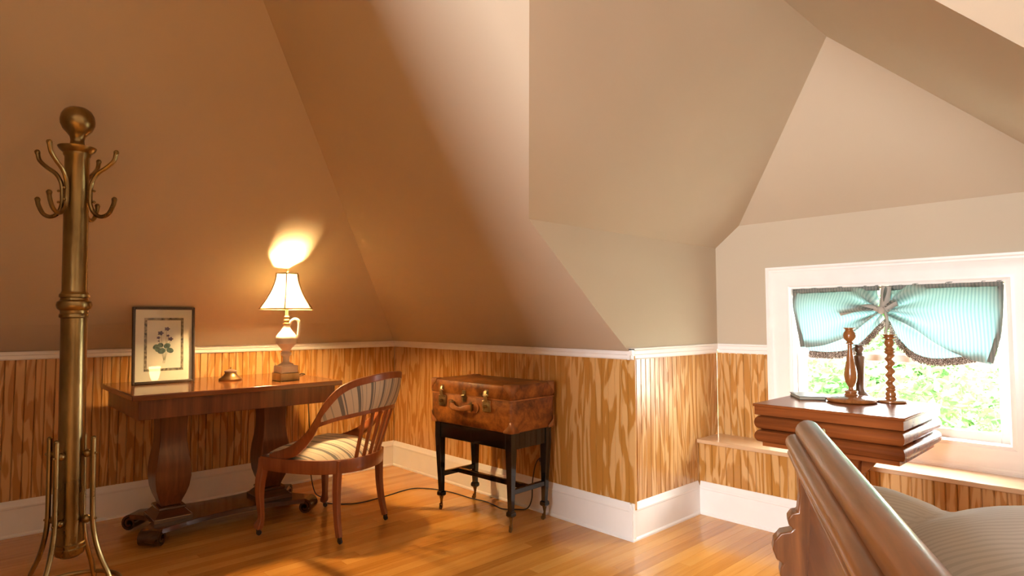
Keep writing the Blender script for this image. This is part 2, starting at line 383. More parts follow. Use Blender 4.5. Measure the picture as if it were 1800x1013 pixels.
# --- beaded plywood wainscot, one strip between each pair of grooves
SW=.0412
def strip_mesh(z0,z1,w=SW):
    q=MB(); h=w/2-.0003
    q.prism([(-h,0),(-h,-.001),(-h+.0032,-.007),(h-.0032,-.007),(h,-.001),(h,0)],lambda a,bb,t:(a,bb,t),z0,z1); return q.mesh('wainscot_strip',M['ply'],None)
SM=strip_mesh(.15,.90)
def strips(parent,n,origin,direc,rot,mesh,name='wainscot_strip'):
    for i in range(n):
        o=bpy.data.objects.new(name,mesh); COL.objects.link(o); o.parent=parent
        o.location=Vector(origin)+Vector(direc)*SW*(i+.5); o.rotation_euler=(0,0,rot)
strips(wall_left,66,(-.019,.013,0),(0,-1,0),R(90),SM)
q=MB(); q.box(-.019,-.012,YB,.013-66*SW,.15,.9); o=q.build('wainscot_panel',M['ply'],wall_left,None); o['kind']='stuff'
strips(wall_rear,53,(-.012,.019,0),(1,0,0),0,SM)
q=MB(); q.box(BX2+.02,X7,.012,.019,.15,.9); o=q.build('wainscot_panel',M['ply'],wall_rear,None); o['kind']='stuff'
strips(wall_dl,21,(BX-.0195,.0165,0),(0,1,0),R(90),SM)
q=MB(); q.box(BX2+.012,BX2+.0195,.0165,DW,.15,.9); o=q.build('wainscot_panel',M['ply'],wall_dr,None); o['kind']='stuff'
SMW=strip_mesh(.40,.90)
strips(wall_win,8,(BX-.012,DW,0),(1,0,0),0,SMW); strips(wall_win,8,(BX2-.318,DW,0),(1,0,0),0,SMW)

# --- baseboards and chair rails
def molding(name,prof,a,bb,normal,mat):
    """prof (proud, z); runs a->b on the floor plan"""
    a=Vector((*a,0)); bb=Vector((*bb,0)); n=Vector((*normal,0)); q=MB()
    q.loft([[p0+n*u+Vector((0,0,z)) for u,z in prof] for p0 in (a,bb)]); return struct(q.build(name,mat,smooth=30))
BASE=[(-.018,0),(.006,0),(.006,.008),(.0,.016),(0,.138),(.003,.142),(.003,.150),(-.002,.158),(-.006,.172),(-.010,ZB),(-.018,ZB)]
RAIL=[(-.018,ZR0),(-.008,ZR0),(-.003,ZR0+.006),(-.003,ZR0+.022),(.002,ZR0+.026),(.002,ZR0+.044),(.007,ZR0+.049),(.007,ZR1-.003),(.004,ZR1),(-.018,ZR1)]
molding('baseboard_left',BASE,(0,YB),(0,.018),(1,0),M['white']); molding('trim_1',RAIL,(0,YB),(0,.018),(1,0),M['white'])
molding('baseboard_rear',BASE,(0,0),(BX+.005,0),(0,-1),M['white']); molding('trim_2',RAIL,(0,0),(BX+.007,0),(0,-1),M['white'])
molding('baseboard_dormer',BASE,(BX,-.005),(BX,DB),(1,0),M['white']); molding('trim_3',RAIL,(BX,-.007),(BX,D),(1,0),M['white'])
molding('baseboard_ledge',BASE,(BX,DB),(BX2,DB),(0,-1),M['white']); molding('trim_4',RAIL,(BX,D-.0),(2.463,D),(0,-1),M['white'])
molding('trim_5',RAIL,(2*XR-2.463,D),(BX2,D),(0,-1),M['white']); molding('trim_6',RAIL,(BX2,-.007),(BX2,D),(-1,0),M['white'])
molding('baseboard_dormer_right',BASE,(BX2,-.006),(BX2,DB),(-1,0),M['white'])
molding('baseboard_right_rear',BASE,(BX2,0),(X7,0),(0,-1),M['white']); molding('trim_7',RAIL,(BX2,0),(X7,0),(0,-1),M['white'])
# --- window ledge (boxed bench across the dormer)
q=MB(); q.box(BX-.01,BX2+.01,DB+.0195,DB+.03,.0,.395); ledge=struct(q.build('window_ledge',M['ply'],smooth=None))
strips(ledge,44,(BX-.012,DB+.0195,0),(1,0,0),0,strip_mesh(.15,.395))
q=MB(); q.box(BX-.008,BX2+.008,DB-.012,DW+.0,.391,.4125); q.build('ledge_board',M['seatw'],ledge,bevel=.004)
# --- window
wroot=MB()
CX0,CX1,CZ0,CZ1=2.463,2*XR-2.463,.4125,1.366
def casing_piece(pts):   # mitred moulded casing: outer frame rings
    pass
ringz=[(.0,.0),(.0,-.030),(.010,-.032),(.016,-.026),(.024,-.026),(.030,-.022),(.060,-.020),(.085,-.017),(.100,-.019),(.108,-.014),(.116,-.014),(.122,.0),(.122,.02)]
IX0,IX1,IZ0,IZ1=WX0,WX1,WZ0,WZ1
rings=[]
tot=.122
for u,dy in ringz:
    k=u/tot
    x0=CX0+(IX0+.004-CX0)*k; x1=CX1+(IX1-.004-CX1)*k; z0=CZ0+(IZ0+.004-CZ0)*k; z1=CZ1+(IZ1-.004-CZ1)*k
    rings.append([(x0,DW+dy,z0),(x1,DW+dy,z0),(x1,DW+dy,z1),(x0,DW+dy,z1)])
wroot.loft(rings,cap=False); win=struct(wroot.build('window_1',M['white'],smooth=30))
q=MB()
for bx in ((WX0-.02,WX0,WZ0-.02,WZ1+.02),(WX1,WX1+.02,WZ0-.02,WZ1+.02),(WX0-.001,WX1+.001,WZ1,WZ1+.02),(WX0-.001,WX1+.001,WZ0-.02,WZ0)): q.box(bx[0],bx[1],DW-.005,DW+.14,bx[2],bx[3])
q.build('window_jamb',M['white'],win,bevel=.002)
def sash(y,z0,z1,st,bt,tp,name):
    q=MB(); x0,x1=WX0,WX1
    q.box(x0,x0+st,y,y+.034,z0,z1); q.box(x1-st,x1,y,y+.034,z0,z1); q.box(x0+st,x1-st,y,y+.034,z0,z0+bt); q.box(x0+st,x1-st,y,y+.034,z1-tp,z1)
    s_=q.build(name,M['white'],win,bevel=.003)
    q=MB(); q.box(x0+st-.004,x1-st+.004,y+.015,y+.019,z0+bt-.004,z1-tp+.004); q.build('pane',M['glass'],s_,smooth=None)
sash(D+.045,WZ0,.908,.040,.042,.036,'lower_sash'); sash(D+.083,.875,WZ1,.036,.036,.036,'upper_sash')

# ------------------------------------------------------------------ library table
def spiral_foot(q,cx,cy,ang,r=.040,w=.10,zc=None):
    """rolled scroll whose axis is square to the direction ang"""
    zc=zc or r
    dv=Vector((math.cos(ang),math.sin(ang),0)); ax=Vector((-dv.y,dv.x,0)); c=Vector((cx,cy,zc))
    out=[];inn=[]
    for i in range(31):
        t=i/30; a=PI/2-t*3.3*PI; rr=r*(1-.62*t)
        p=(math.cos(a)*rr,math.sin(a)*rr); out.append(p); inn.append((math.cos(a)*(rr-.011),math.sin(a)*(rr-.011)))
    poly_o=out; rings=[]
    for o_,i_ in zip(out,inn):
        rings.append([c+dv*o_[0]+Vector((0,0,o_[1]))+ax*(-w/2),c+dv*o_[0]+Vector((0,0,o_[1]))+ax*(w/2),c+dv*i_[0]+Vector((0,0,i_[1]))+ax*(w/2),c+dv*i_[0]+Vector((0,0,i_[1]))+ax*(-w/2)])
    q.loft(rings)
TZ=.75
tb=thing('library_table','dark mahogany library table with two urn pedestals on a scroll-footed platform','table',(.50,-1.37,0))
q=MB(); q.box(-.365,.365,-.50,.50,TZ-.026,TZ); q.build('tabletop',M['mahogp'],tb,bevel=.005,seg=3)
q=MB(); q.box(-.335,.335,-.47,.47,TZ-.115,TZ-.025); q.build('apron',M['mahogz'],tb,bevel=.003)
fx,fy=.205,.415; ox,oy=-.055,.035
out=[]
def arc(a,bb,sag,n=12):
    a=Vector((*a,0)); bb=Vector((*bb,0)); m_=(bb-a); nrm=Vector((-m_.y,m_.x,0)).normalized()
    return [tuple((a+m_*(i/n)+nrm*sag*math.sin(PI*i/n))[:2]) for i in range(n+1)]
cw=.048
cs=[]
for sx,sy in ((1,-1),(1,1),(-1,1),(-1,-1)):
    dirv=Vector((sx,sy,0)).normalized(); axv=Vector((-dirv.y,dirv.x,0)); c=Vector((sx*(fx-.028),sy*(fy-.028),0))
    cs.append((c-axv*cw,c+axv*cw))
poly=[]
for i in range(4):
    a=cs[i][1]; n_=cs[(i+1)%4][0]
    poly.append(tuple(cs[i][0][:2])); poly+=arc(tuple(a[:2]),tuple(n_[:2]),.075 if i in(0,2) else .07)[:-1]+[]
poly=[(x+ox,y+oy) for x,y in poly]
q=MB(); q.prism(poly,lambda a,bb,t:(a,bb,t),.062,.086); q.build('platform',M['mahogd'],tb,smooth=None,bevel=.002)
for sx,sy in ((1,-1),(1,1),(-1,1),(-1,-1)):
    q=MB(); spiral_foot(q,sx*(fx-.028)+ox,sy*(fy-.028)+oy,math.atan2(sy,sx),.043,.098); q.build('scroll_foot',M['mahogf'],tb)
for py in (-.245,.268):
    q=MB(); q.loft([[(ox+.015+sx*a,py+sy*c,z) for sx,sy in ((1,1),(-1,1),(-1,-1),(1,-1))] for a,c,z in ((.106,.088,.085),(.106,.088,.104),(.098,.080,.108),(.072,.056,.134),(.066,.050,.136))])
    pl=q.build('plinth',M['mahogd'],tb,smooth=None,bevel=.002)
    q=MB(); q.box(ox+.015-.078,ox+.015+.078,py-.063,py+.063,.134,.150); q.build('collar',M['mahogd'],tb,bevel=.007,seg=3)
    prof=[(.150,.058,.048),(.17,.064,.054),(.20,.078,.068),(.24,.093,.081),(.29,.102,.088),(.33,.102,.088),(.38,.096,.083),(.43,.086,.074),(.48,.079,.068),(.53,.077,.067),(.58,.079,.069),(.637,.084,.073)]
    q=MB(); q.loft([[(ox+.015+sx*a*.84,py+sy*c*.92,z) for sx,sy in ((1,1),(-1,1),(-1,-1),(1,-1))] for z,a,c in prof]); q.build('pedestal',M['mahogz'],tb,smooth=40,bevel=.004)

# ------------------------------------------------------------------ table lamp
lx,ly=.640,-1.095
lp=thing('table_lamp','lit table lamp with alabaster urn base and bell shade','lamp',(lx,ly,TZ),R(3))
q=MB(); q.box(-.054,.054,-.054,.054,0,.042); q.build('base_block',M['brassd'],lp,bevel=.002)
q=MB(); q.box(-.048,.048,-.048,.048,.042,.082); q.build('plinth',M['alab'],lp,bevel=.004)
q=MB(); q.lathe([(.0,.081),(.041,.082),(.041,.087),(.032,.092),(.021,.098),(.0175,.106),(.017,.128),(.021,.134),(.028,.140),(.029,.150),(.022,.156),(.019,.162),(.022,.166),(.034,.182),(.050,.199),(.0535,.201),(.0535,.206),(.055,.212),(.0565,.226),(.053,.242),(.043,.257),(.030,.272),(.021,.287),(.017,.302),(.017,.306)]); u_=q.build('urn',M['alab'],lp)
q=MB(); q.lathe([(.017,.305),(.020,.308),(.020,.313),(.012,.317),(.012,.322),(.0165,.328),(.0165,.333),(.010,.338),(.010,.343),(.014,.347),(.014,.350),(.009,.354),(.0085,.372),(.0085,.40),(.013,.405),(.013,.44),(.0,.442)],16); q.build('stem',M['gilt'],lp)
q=MB(); q.tube(smooth_path([(.016,0,.296),(.022,0,.322),(.040,0,.336),(.060,0,.328),(.066,0,.300),(.064,0,.265),(.060,0,.240),(.048,0,.222)],6),[.006+.003*math.sin(i/42*PI) for i in range(43)],10)
hd=q.build('handle',M['alab'],lp); hd.rotation_euler=(0,0,R(60))
q=MB(); q.sphere((0,0,.455),.024,12,(1,1,1.25)); q.build('bulb',M['bulb'],lp)
q=MB(); NV=6; SH0,SH1=.392,.588
def shr(t): return .063+.092*(t**1.75)
ang0=R(-27-3)
rings=[]
for j in range(13):
    t=j/12; rings.append([(shr(t)*math.cos(ang0+2*PI*i/NV),shr(t)*math.sin(ang0+2*PI*i/NV),SH1-(SH1-SH0)*t) for i in range(NV)])
q.loft(rings,cap=False); sh=q.build('shade',M['shade'],lp,smooth=None)
q=MB()
for i in range(NV): q.tube([rings[j][i] for j in range(13)],.0030,6)
for j in (0,12): q.tube(rings[j]+[rings[j][0]],.0032 if j==0 else .0036,5)
q.build('shade_trim',M['trim'],sh)
q=MB(); q.lathe([(.002,.44),(.002,.596),(.006,.600),(.003,.606),(.005,.611),(.0,.616)],8); q.build('finial',M['gilt'],lp)
q=MB()
for a in range(3): q.tube([(0,0,.584),(.061*math.cos(ang0+a*2*PI/3),.061*math.sin(ang0+a*2*PI/3),.588)],.0015,4)
q.build('shade_spider',M['brassd'],sh)
bl=light('POINT','lamp_bulb',(lx,ly,TZ+.452),132,(1,.66,.30),shadow_soft_size=.028)

# ------------------------------------------------------------------ framed print
fr=thing('framed_print','thin dark-framed botanical print of violets standing on the library table','picture',(.347,-1.625,TZ),R(90))
fr.rotation_euler=(R(-4),0,R(90))
FW,FH=.148,.402
q=MB()
for bx in ((-FW,-FW+.013,0,FH),(FW-.013,FW,0,FH),(-FW+.013,FW-.013,0,.013),(-FW+.013,FW-.013,FH-.013,FH)): q.box(bx[0],bx[1],-.010,.010,bx[2],bx[3])
q.build('frame',M['frame'],fr,bevel=.003)
q=MB(); q.box(-FW+.01,FW-.01,.003,.008,.01,FH-.01); mt=q.build('mat_board',M['matb'],fr,smooth=None)
ia,ib,iz0,iz1=-.093,.093,.065,.345
q=MB()
for bx in ((ia,ia+.013,iz0,iz1),(ib-.013,ib,iz0,iz1),(ia+.013,ib-.013,iz0,iz0+.013),(ia+.013,ib-.013,iz1-.013,iz1)): q.box(bx[0],bx[1],.0022,.0032,bx[2],bx[3])
q.build('print_border',M['border'],mt,smooth=None)
q=MB(); q.box(ia+.013,ib-.013,.0024,.0031,iz0+.013,iz1-.013); pr=q.build('print_sheet',M['paper'],mt,smooth=None)
def blob(q,x,z,r,n=14,lob=0,squash=1,rot=0):
    pts=[]
    for i in range(n):
        a=2*PI*i/n; rr=r*(1+.25*math.cos(lob*a) if lob else 1); u,v=rr*math.cos(a),rr*squash*math.sin(a)
        pts.append((x+u*math.cos(rot)-v*math.sin(rot),z+u*math.sin(rot)+v*math.cos(rot)))
    q.prism(pts,lambda a,b_,t:(a,t,b_),.0014,.0026)
q=MB()
for (x0,z0,x1,z1) in ((.004,.12,.012,.285),(.0,.12,-.016,.262),(.0,.12,.018,.245),(.004,.12,.030,.228),(-.002,.12,-.026,.238),(.002,.105,.008,.135),(-.004,.105,-.002,.135)): q.box(0,0,0,0,0,0) if False else q.prism([(x0-.0012,z0),(x0+.0012,z0),(x1+.0008,z1),(x1-.0008,z1)],lambda a,b_,t:(a,t,b_),.0016,.0026)
q.build('painted_stems',M['stemi'],pr,smooth=None)
for x,z,r in ((.014,.286,.012),(-.017,.264,.013),(.018,.250,.007),(.030,.232,.012),(-.027,.240,.008),(-.026,.222,.004)):
    q=MB(); blob(q,x,z,r,20,5,.8); q.build('violet_flower',M['violet'],pr,smooth=None)
for x,z,r,s_,ro_ in ((-.040,.192,.015,.75,.9),(-.017,.200,.014,.9,0),(.014,.196,.017,.8,.4),(-.030,.178,.013,1,0),(-.012,.170,.019,.8,.3),(.028,.172,.018,.75,-.4)):
    q=MB(); blob(q,x,z,r,14,0,s_,ro_); q.build('violet_leaf',M['leafi'],pr,smooth=None)
q=MB(); q.box(-FW+.012,FW-.012,-.0035,-.0015,.012,FH-.012); q.build('glazing',M['glass'],fr,smooth=None)

# ------------------------------------------------------------------ bell-shaped inkwell
ink=thing('lidded_inkwell','small bell-shaped wooden lidded pot with a brass finial on the library table','inkwell',(.425,-1.315,TZ))
q=MB(); q.lathe([(.058,0),(.060,.003),(.060,.008),(.056,.012),(.046,.018),(.037,.026),(.031,.036),(.029,.043),(.030,.045),(.0,.045)]); q.build('body',M['bronze'],ink)
q=MB(); q.lathe([(.033,.045),(.033,.050),(.026,.055),(.014,.059),(.006,.061),(.0,.062)]); lid=q.build('lid',M['candd'],ink)
q=MB(); q.lathe([(.003,.060),(.003,.063),(.005,.067),(.003,.071),(.0,.073)],10); q.build('finial',M['brass'],lid)

# ------------------------------------------------------------------ coat stand
cs_=thing('coat_stand','tall aged-brass coat stand with ball finial and four splayed rod legs','coat stand',(1.329,-2.133,0),R(82.8))
cs_.rotation_euler=(0,R(-.8),R(82.8))
KS=.89
def sc(pr): return [(r*KS,1.08+(z-1.08)*KS) for r,z in pr]
q=MB(); q.lathe(sc([(.0,.156),(.030,.160),(.047,.172),(.052,.190),(.052,.196),(.049,.200),(.049,.212),(.0455,.216),(.0445,.23),(.0440,1.09),(.050,1.094),(.050,1.104),(.046,1.110),(.047,1.120),(.056,1.128),(.060,1.142),(.057,1.155),(.048,1.162),(.046,1.170),(.051,1.174),(.051,1.184),(.046,1.190),(.0425,1.198),(.0415,1.735),(.046,1.742),(.047,1.752),(.058,1.762),(.064,1.770),(.066,1.776),(.0,1.778)]),32); q.build('column',M['brass'],cs_)
q=MB(); q.lathe(sc([(.030,1.776),(.031,1.782),(.025,1.792),(.0235,1.805),(.027,1.820),(.036,1.832),(.050,1.848),(.0585,1.868),(.060,1.884),(.057,1.905),(.047,1.924),(.031,1.936),(.013,1.941),(.0,1.942)]),28); q.build('ball_finial',M['brass'],cs_)
angs=[R(60),R(149),R(-125),R(-32)]
for a in angs:
    e=Vector((math.cos(a),math.sin(a),0)); P=lambda r,z:e*r*KS+Vector((0,0,1.08+(z-1.08)*KS))
    q=MB(); pth=smooth_path([P(.150,1.752),(P(.141,1.722)),P(.112,1.694),P(.078,1.668),P(.058,1.630),P(.0535,1.585),P(.055,1.545),P(.068,1.512),P(.095,1.496),P(.124,1.508),P(.142,1.542),P(.146,1.560)],5)
    q.tube(pth,[.0085]+[.0072]*(len(pth)-2)+[.0085],9); q.sphere(P(.151,1.757),.0092,8); q.sphere(P(.1465,1.566),.0092,8); hk=q.build('coat_hook',M['brass'],cs_)
    for z in (1.600,1.555):
        q=MB(); q.tube([P(.036,z),P(.068,z)],.0032,6); q.sphere(P(.068,z),.0048,6); q.build('hook_bolt',M['brass'],hk)
for a in angs:
    e=Vector((math.cos(a),math.sin(a),0)); P=lambda r,z:e*r*KS+Vector((0,0,1.08+(z-1.08)*KS)); Q=lambda r,z:e*r+Vector((0,0,z))
    q=MB(); pth=smooth_path([P(.082,.615),P(.082,.45),P(.083,.33),P(.087,.27),P(.098,.21),P(.118,.15),P(.145,.09),Q(.150,.135),Q(.176,.085),Q(.200,.045),Q(.225,.018),Q(.250,.0085)],5)
    q.tube(pth,.0082,10); q.sphere(P(.082,.617),.0082,8); lg=q.build('leg',M['brass'],cs_)
    for z in (.558,.304):
        q=MB(); q.tube([P(.038,z),P(.090,z)],.005,8); q.sphere(P(.060,z),.0145,12); q.sphere(P(.094,z),.0045,6); q.build('leg_bracket',M['brass'],lg)
q=MB(); q.tube([(.150*math.cos(2*PI*i/48),.150*math.sin(2*PI*i/48),.150) for i in range(49)],.0075,8); q.build('foot_ring',M['brass'],cs_)

# ------------------------------------------------------------------ chair
Fd=Vector((-.911,-.412,0)); ch=thing('side_chair','cherry-framed barrel-back chair on casters with grey-striped cream upholstery','chair',(.924,-.967,0),math.atan2(.911,-.412)+0)
# local x = sitter's right, y = forward
def railpt(t):   # plan curve from front left (-.25,.225) round the back to front right; t in 0..1
    pts=smooth_path([(-.245,.225,0),(-.255,.10,0),(-.25,0,0),(-.225,-.115,0),(-.165,-.200,0),(-.085,-.243,0),(0,-.255,0),(.085,-.243,0),(.165,-.200,0),(.225,-.115,0),(.25,0,0),(.255,.10,0),(.245,.225,0)],5)
    return pts
rp=railpt(0)
q=MB(); q.bar([p+Vector((0,0,.362)) for p in rp],.024,.066); 
q.bar(smooth_path([(.252,.222,.362),(.13,.240,.362),(0,.246,.362),(-.13,.240,.362),(-.252,.222,.362)],4),.024,.066)
q.build('seat_rail',M['chairw'],ch)
outl=[p for p in rp]+smooth_path([(.245,.225,0),(.13,.242,0),(0,.247,0),(-.13,.242,0),(-.245,.225,0)],4)[1:-1]
q=MB(); nR=10; n=len(outl); vsx=[];uvx=[]
for k in range(nR+1):
    t=1-k/nR
    for p in outl:
        x,y=p.x*t*.985,p.y*t*.985; z=.392+.070*(1-t**3.2) if k else .385
        vsx.append((x,y,z)); uvx.append((x+.5,y+.5))
fs=[(k*n+i,k*n+(i+1)%n,(k+1)*n+(i+1)%n,(k+1)*n+i) for k in range(nR-1) for i in range(n)]+[tuple((nR-1)*n+i for i in range(n))]
q.add(vsx,fs,uvx); q.build('seat',M['chairf'],ch,smooth=60)
# swept arms + crest in one rail
arm=[(-.236,.175,.400),(-.246,.100,.412),(-.252,.015,.440),(-.262,-.075,.510),(-.272,-.140,.590),(-.272,-.192,.668),(-.250,-.245,.733),(-.200,-.290,.770),(-.120,-.345,.792),(0,-.368,.800)]
arm=arm+[(-x,y,z) for x,y,z in arm[-2::-1]]
ap=smooth_path(arm,5); na=len(ap)
hh=[]; 
for i in range(na):
    t=abs(i/(na-1)*2-1)   # 1 at the ends, 0 at crest
    hh.append(.034+.022*math.exp(-((t-.78)/.13)**2) if t<.97 else .02)
q=MB()
rings=[]
for i,p in enumerate(ap):
    T=(ap[min(i+1,na-1)]-ap[max(i-1,0)]).normalized(); o_=Vector((p.x,p.y-.05,0)).normalized(); o_=(o_-T*o_.dot(T)).normalized(); U=T.cross(o_)
    a,c=.012,hh[i]/2
    rings.append([p+o_*x*a+U*y*c for x,y in ((-1,-.8),(-.7,-1),(.7,-1),(1,-.8),(1,.8),(.7,1),(-.7,1),(-1,.8))])
q.loft(rings); q.build('back_frame',M['chairw'],ch)
# lower back rail
low=[(-.268,-.135,.575),(-.262,-.172,.590),(-.235,-.215,.606),(-.185,-.265,.618),(-.110,-.303,.628),(0,-.318,.632)]
low=low+[(-x,y,z) for x,y,z in low[-2::-1]]; lpth=smooth_path(low,5)
q=MB(); q.bar(lpth,.02,.026); q.build('back_rail',M['chairw'],ch)
# upholstered panel between lower rail and crest (two skins)
i0=[i for i,p in enumerate(ap) if p.z>.588][0]
top=ap[i0:na-i0]
def resamp(P,n):
    L=[0]
    for a_,b_ in zip(P,P[1:]): L.append(L[-1]+(b_-a_).length)
    out=[]
    for k in range(n):
        d_=L[-1]*k/(n-1); j=0
        while j<len(L)-2 and L[j+1]<d_: j+=1
        t=(d_-L[j])/max(1e-9,L[j+1]-L[j]); out.append(P[j]+(P[j+1]-P[j])*t)
    return out
tp_=resamp(top,41); lo_=resamp([Vector(p) for p in lpth],41)
q=MB()
for sgn in (1,-1):
    pts=[];uv=[]
    for r in range(9):
        t=r/8; row=[];ur=[]
        for c in range(41):
            p=lo_[c]+(tp_[c]-lo_[c])*t
            o_=Vector((p.x,p.y-.02,0)).normalized()
            bul=.006+.014*math.sin(PI*t)**.6*math.sin(PI*c/40)**.5
            row.append(p+o_*bul*sgn); ur.append((lo_[c].x*.25+.75*(tp_[c].x+lo_[c].x)/2+math.copysign(abs(c-20)/20,c-20)*.02+.5,t*.2))
        pts.append(row);uv.append(ur)
    q.grid(pts,uv)
q.build('back_cushion',M['chairf'],ch,smooth=60)
for k in range(5):
    x=(k-2)*.044; yb=-.250+abs(k-2)**2*.004; yt=-.316+abs(k-2)**2*.003
    q=MB(); q.bar([(x*1.05,yb,.390),(x*1.2,(yb+yt)/2-.002,.51),(x*1.35,yt,.628)],.022,.011,(0,-1,0)); q.build('slat',M['chairw'],ch)
def caster(q,x,y,r=.012,z0=.0,yaw=0,h=.03):
    M_=Matrix.Translation((x,y,0))@Matrix.Rotation(yaw,4,'Z')
    pts=[]
    for s in (-.005,.005): pts.append([M_@Vector((.008+r*math.cos(2*PI*i/12),s,r+r*math.sin(2*PI*i/12))) for i in range(12)])
    q.loft(pts); q.box(-.004,.012,-.007,-.0055,r-.003,h,M_); q.box(-.004,.012,.0055,.007,r-.003,h,M_); q.lathe([(.007,h-.006),(.007,h+.008)],8,(x,y,0))
for sx in (-1,1):
    q=MB(); pth=smooth_path([(sx*.238,.222,.385),(sx*.240,.226,.33),(sx*.246,.234,.27),(sx*.247,.236,.20),(sx*.243,.232,.13),(sx*.241,.230,.08),(sx*.246,.238,.05),(sx*.250,.243,.032)],5)
    k=len(pth); ws=[]
    for p in pth:
        z=p.z; ws.append(.040 if z>.30 else .026+.016*max(0,(z-.10)/.2) if z>.10 else .026+.010*math.exp(-((z-.048)/.018)**2))
    q.bar(pth,ws,ws,(0,1,0)); lg=q.build('leg',M['chairw'],ch)
    q=MB(); caster(q,sx*.250,.243,yaw=R(-60)); q.build('caster',M['steel'],lg)
    q=MB(); pth=smooth_path([(sx*.172,-.188,.392),(sx*.174,-.186,.33),(sx*.178,-.186,.22),(sx*.184,-.196,.12),(sx*.191,-.214,.030)],5)
    ws=[.024+.012*(p.z/.39) for p in pth]; q.bar(pth,ws,[w*1.05 for w in ws],(0,1,0)); lg=q.build('leg',M['chairw'],ch)
    q=MB(); caster(q,sx*.191,-.214,yaw=R(-100)); q.build('caster',M['steel'],lg)

# ------------------------------------------------------------------ suitcase on black stand
st=thing('luggage_stand','black lacquered stand with tapered legs and brass casters under the suitcase','stand',(1.368,-.222,0),R(3.2))
hw,hd_=.303,.158; SZ=.500
q=MB()
for sy in (-1,1): q.box(-hw+.03,hw-.03,sy*(hd_-.016)-.010,sy*(hd_-.016)+.010,SZ-.085,SZ)
for sx in (-1,1): q.box(sx*(hw-.016)-.010,sx*(hw-.016)+.010,-hd_+.03,hd_-.03,SZ-.085,SZ)
q.box(-hw+.01,hw-.01,-hd_+.01,hd_-.01,SZ-.012,SZ-.002); q.build('apron',M['black'],st,bevel=.002)
for sx in (-1,1):
    for sy in (-1,1):
        cx,cy=sx*(hw-.021),sy*(hd_-.021)
        q=MB()
        prof=[(.021,SZ,0),(.021,SZ-.09,0),(.0125,.108,.006),(.0125,.104,.006),(.018,.098,.006),(.019,.082,.006),(.013,.074,.006)]
        q.loft([[(cx-sx*o_+ax*r,cy-sy*o_+ay*r,z) for ax,ay in ((1,1),(-1,1),(-1,-1),(1,-1))] for r,z,o_ in prof]); lg=q.build('leg',M['black'],st,smooth=None,bevel=.0015)
        q=MB(); x_,y_=cx-sx*.006,cy-sy*.006
        q.lathe([(.012,.076),(.012,.070),(.0085,.056),(.006,.040),(.006,.030)],10,(x_,y_,0)); caster(q,x_,y_,.012,0,R(-70 if sy<0 else 200),.034); q.build('caster',M['brass'],lg)
for sx in (-1,1):
    q=MB(); q.box(sx*(hw-.025)-.011,sx*(hw-.025)+.011,-hd_+.036,hd_-.036,.186,.212); q.build('stretcher',M['black'],st,bevel=.002)
q=MB(); q.box(-hw+.034,hw-.034,-.012,.012,.186,.212); q.build('stretcher',M['black'],st,bevel=.002)
su=thing('leather_suitcase','worn brown leather suitcase with brass latches on a black stand','suitcase',(1.358,-.218,SZ),R(3.2))
a_,c_,h_=.325,.172,.243
def rbox(q,a,c,z0,z1,r=.02,n=5,top=0):
    def ring(z,ins):
        out=[]
        for sx,sy,s0 in ((1,1,0),(-1,1,1),(-1,-1,2),(1,-1,3)):
            for i in range(n): 
                an=PI/2*(s0+i/(n-1)); out.append((sx*(a-ins-r)+r*math.cos(an),sy*(c-ins-r)+r*math.sin(an),z))
        return out
    e=.008
    q.loft([ring(z0,e),ring(z0+e*.4,e*.3),ring(z0+e,0),ring(z1-e,0),ring(z1-e*.4,e*.3),ring(z1,e)])
q=MB(); rbox(q,a_-.003,c_-.003,0,h_*.70); q.build('case_body',M['leather'],su,smooth=50)
q=MB(); rbox(q,a_,c_,h_*.70-.004,h_); lid=q.build('case_lid',M['leather'],su,smooth=50)
q=MB(); rbox(q,a_+.0015,c_+.0015,h_*.70-.008,h_*.70+.001); q.build('lid_welt',M['leatherc'],lid,smooth=50)
for sx in (-1,1):
    for sy in (-1,1):
        for z0,z1,par in ((0,.062,su),(h_-.062,h_+.0015,lid)):
            # leather corner: quarter-rounded cap wrapped round the vertical edge
            q=MB(); r=.021; n=7; ringo=[]
            prof=[(0,z0-.001 if z0==0 else z0),(0,z1)]
            pts=[]
            for i in range(n): an=PI/2*i/(n-1); pts.append((sx*(a_+.002-r+r*math.cos(an)),sy*(c_+.002-r+r*math.sin(an))))
            pts=[(sx*(a_+.002),sy*(c_+.002-.058))]+pts+[(sx*(a_+.002-.058),sy*(c_+.002))]
            low_=[]; hi_=[]
            nn=len(pts)
            for i,(x,y) in enumerate(pts):
                k=abs(i-(nn-1)/2)/((nn-1)/2); cut=.050*(k**3)
                if z0==0: low_.append((x,y,.001)); hi_.append((x,y,z1-cut))
                else: low_.append((x,y,z0+cut)); hi_.append((x,y,z1))
            q.grid([low_,hi_]); 
            if z0>0: q.add(hi_+[(sx*(a_-.045),sy*(c_-.045),z1)],[tuple(range(nn+1))])
            q.build('corner_guard',M['leatherc'],par,smooth=60,solid=.003)
yf=-c_
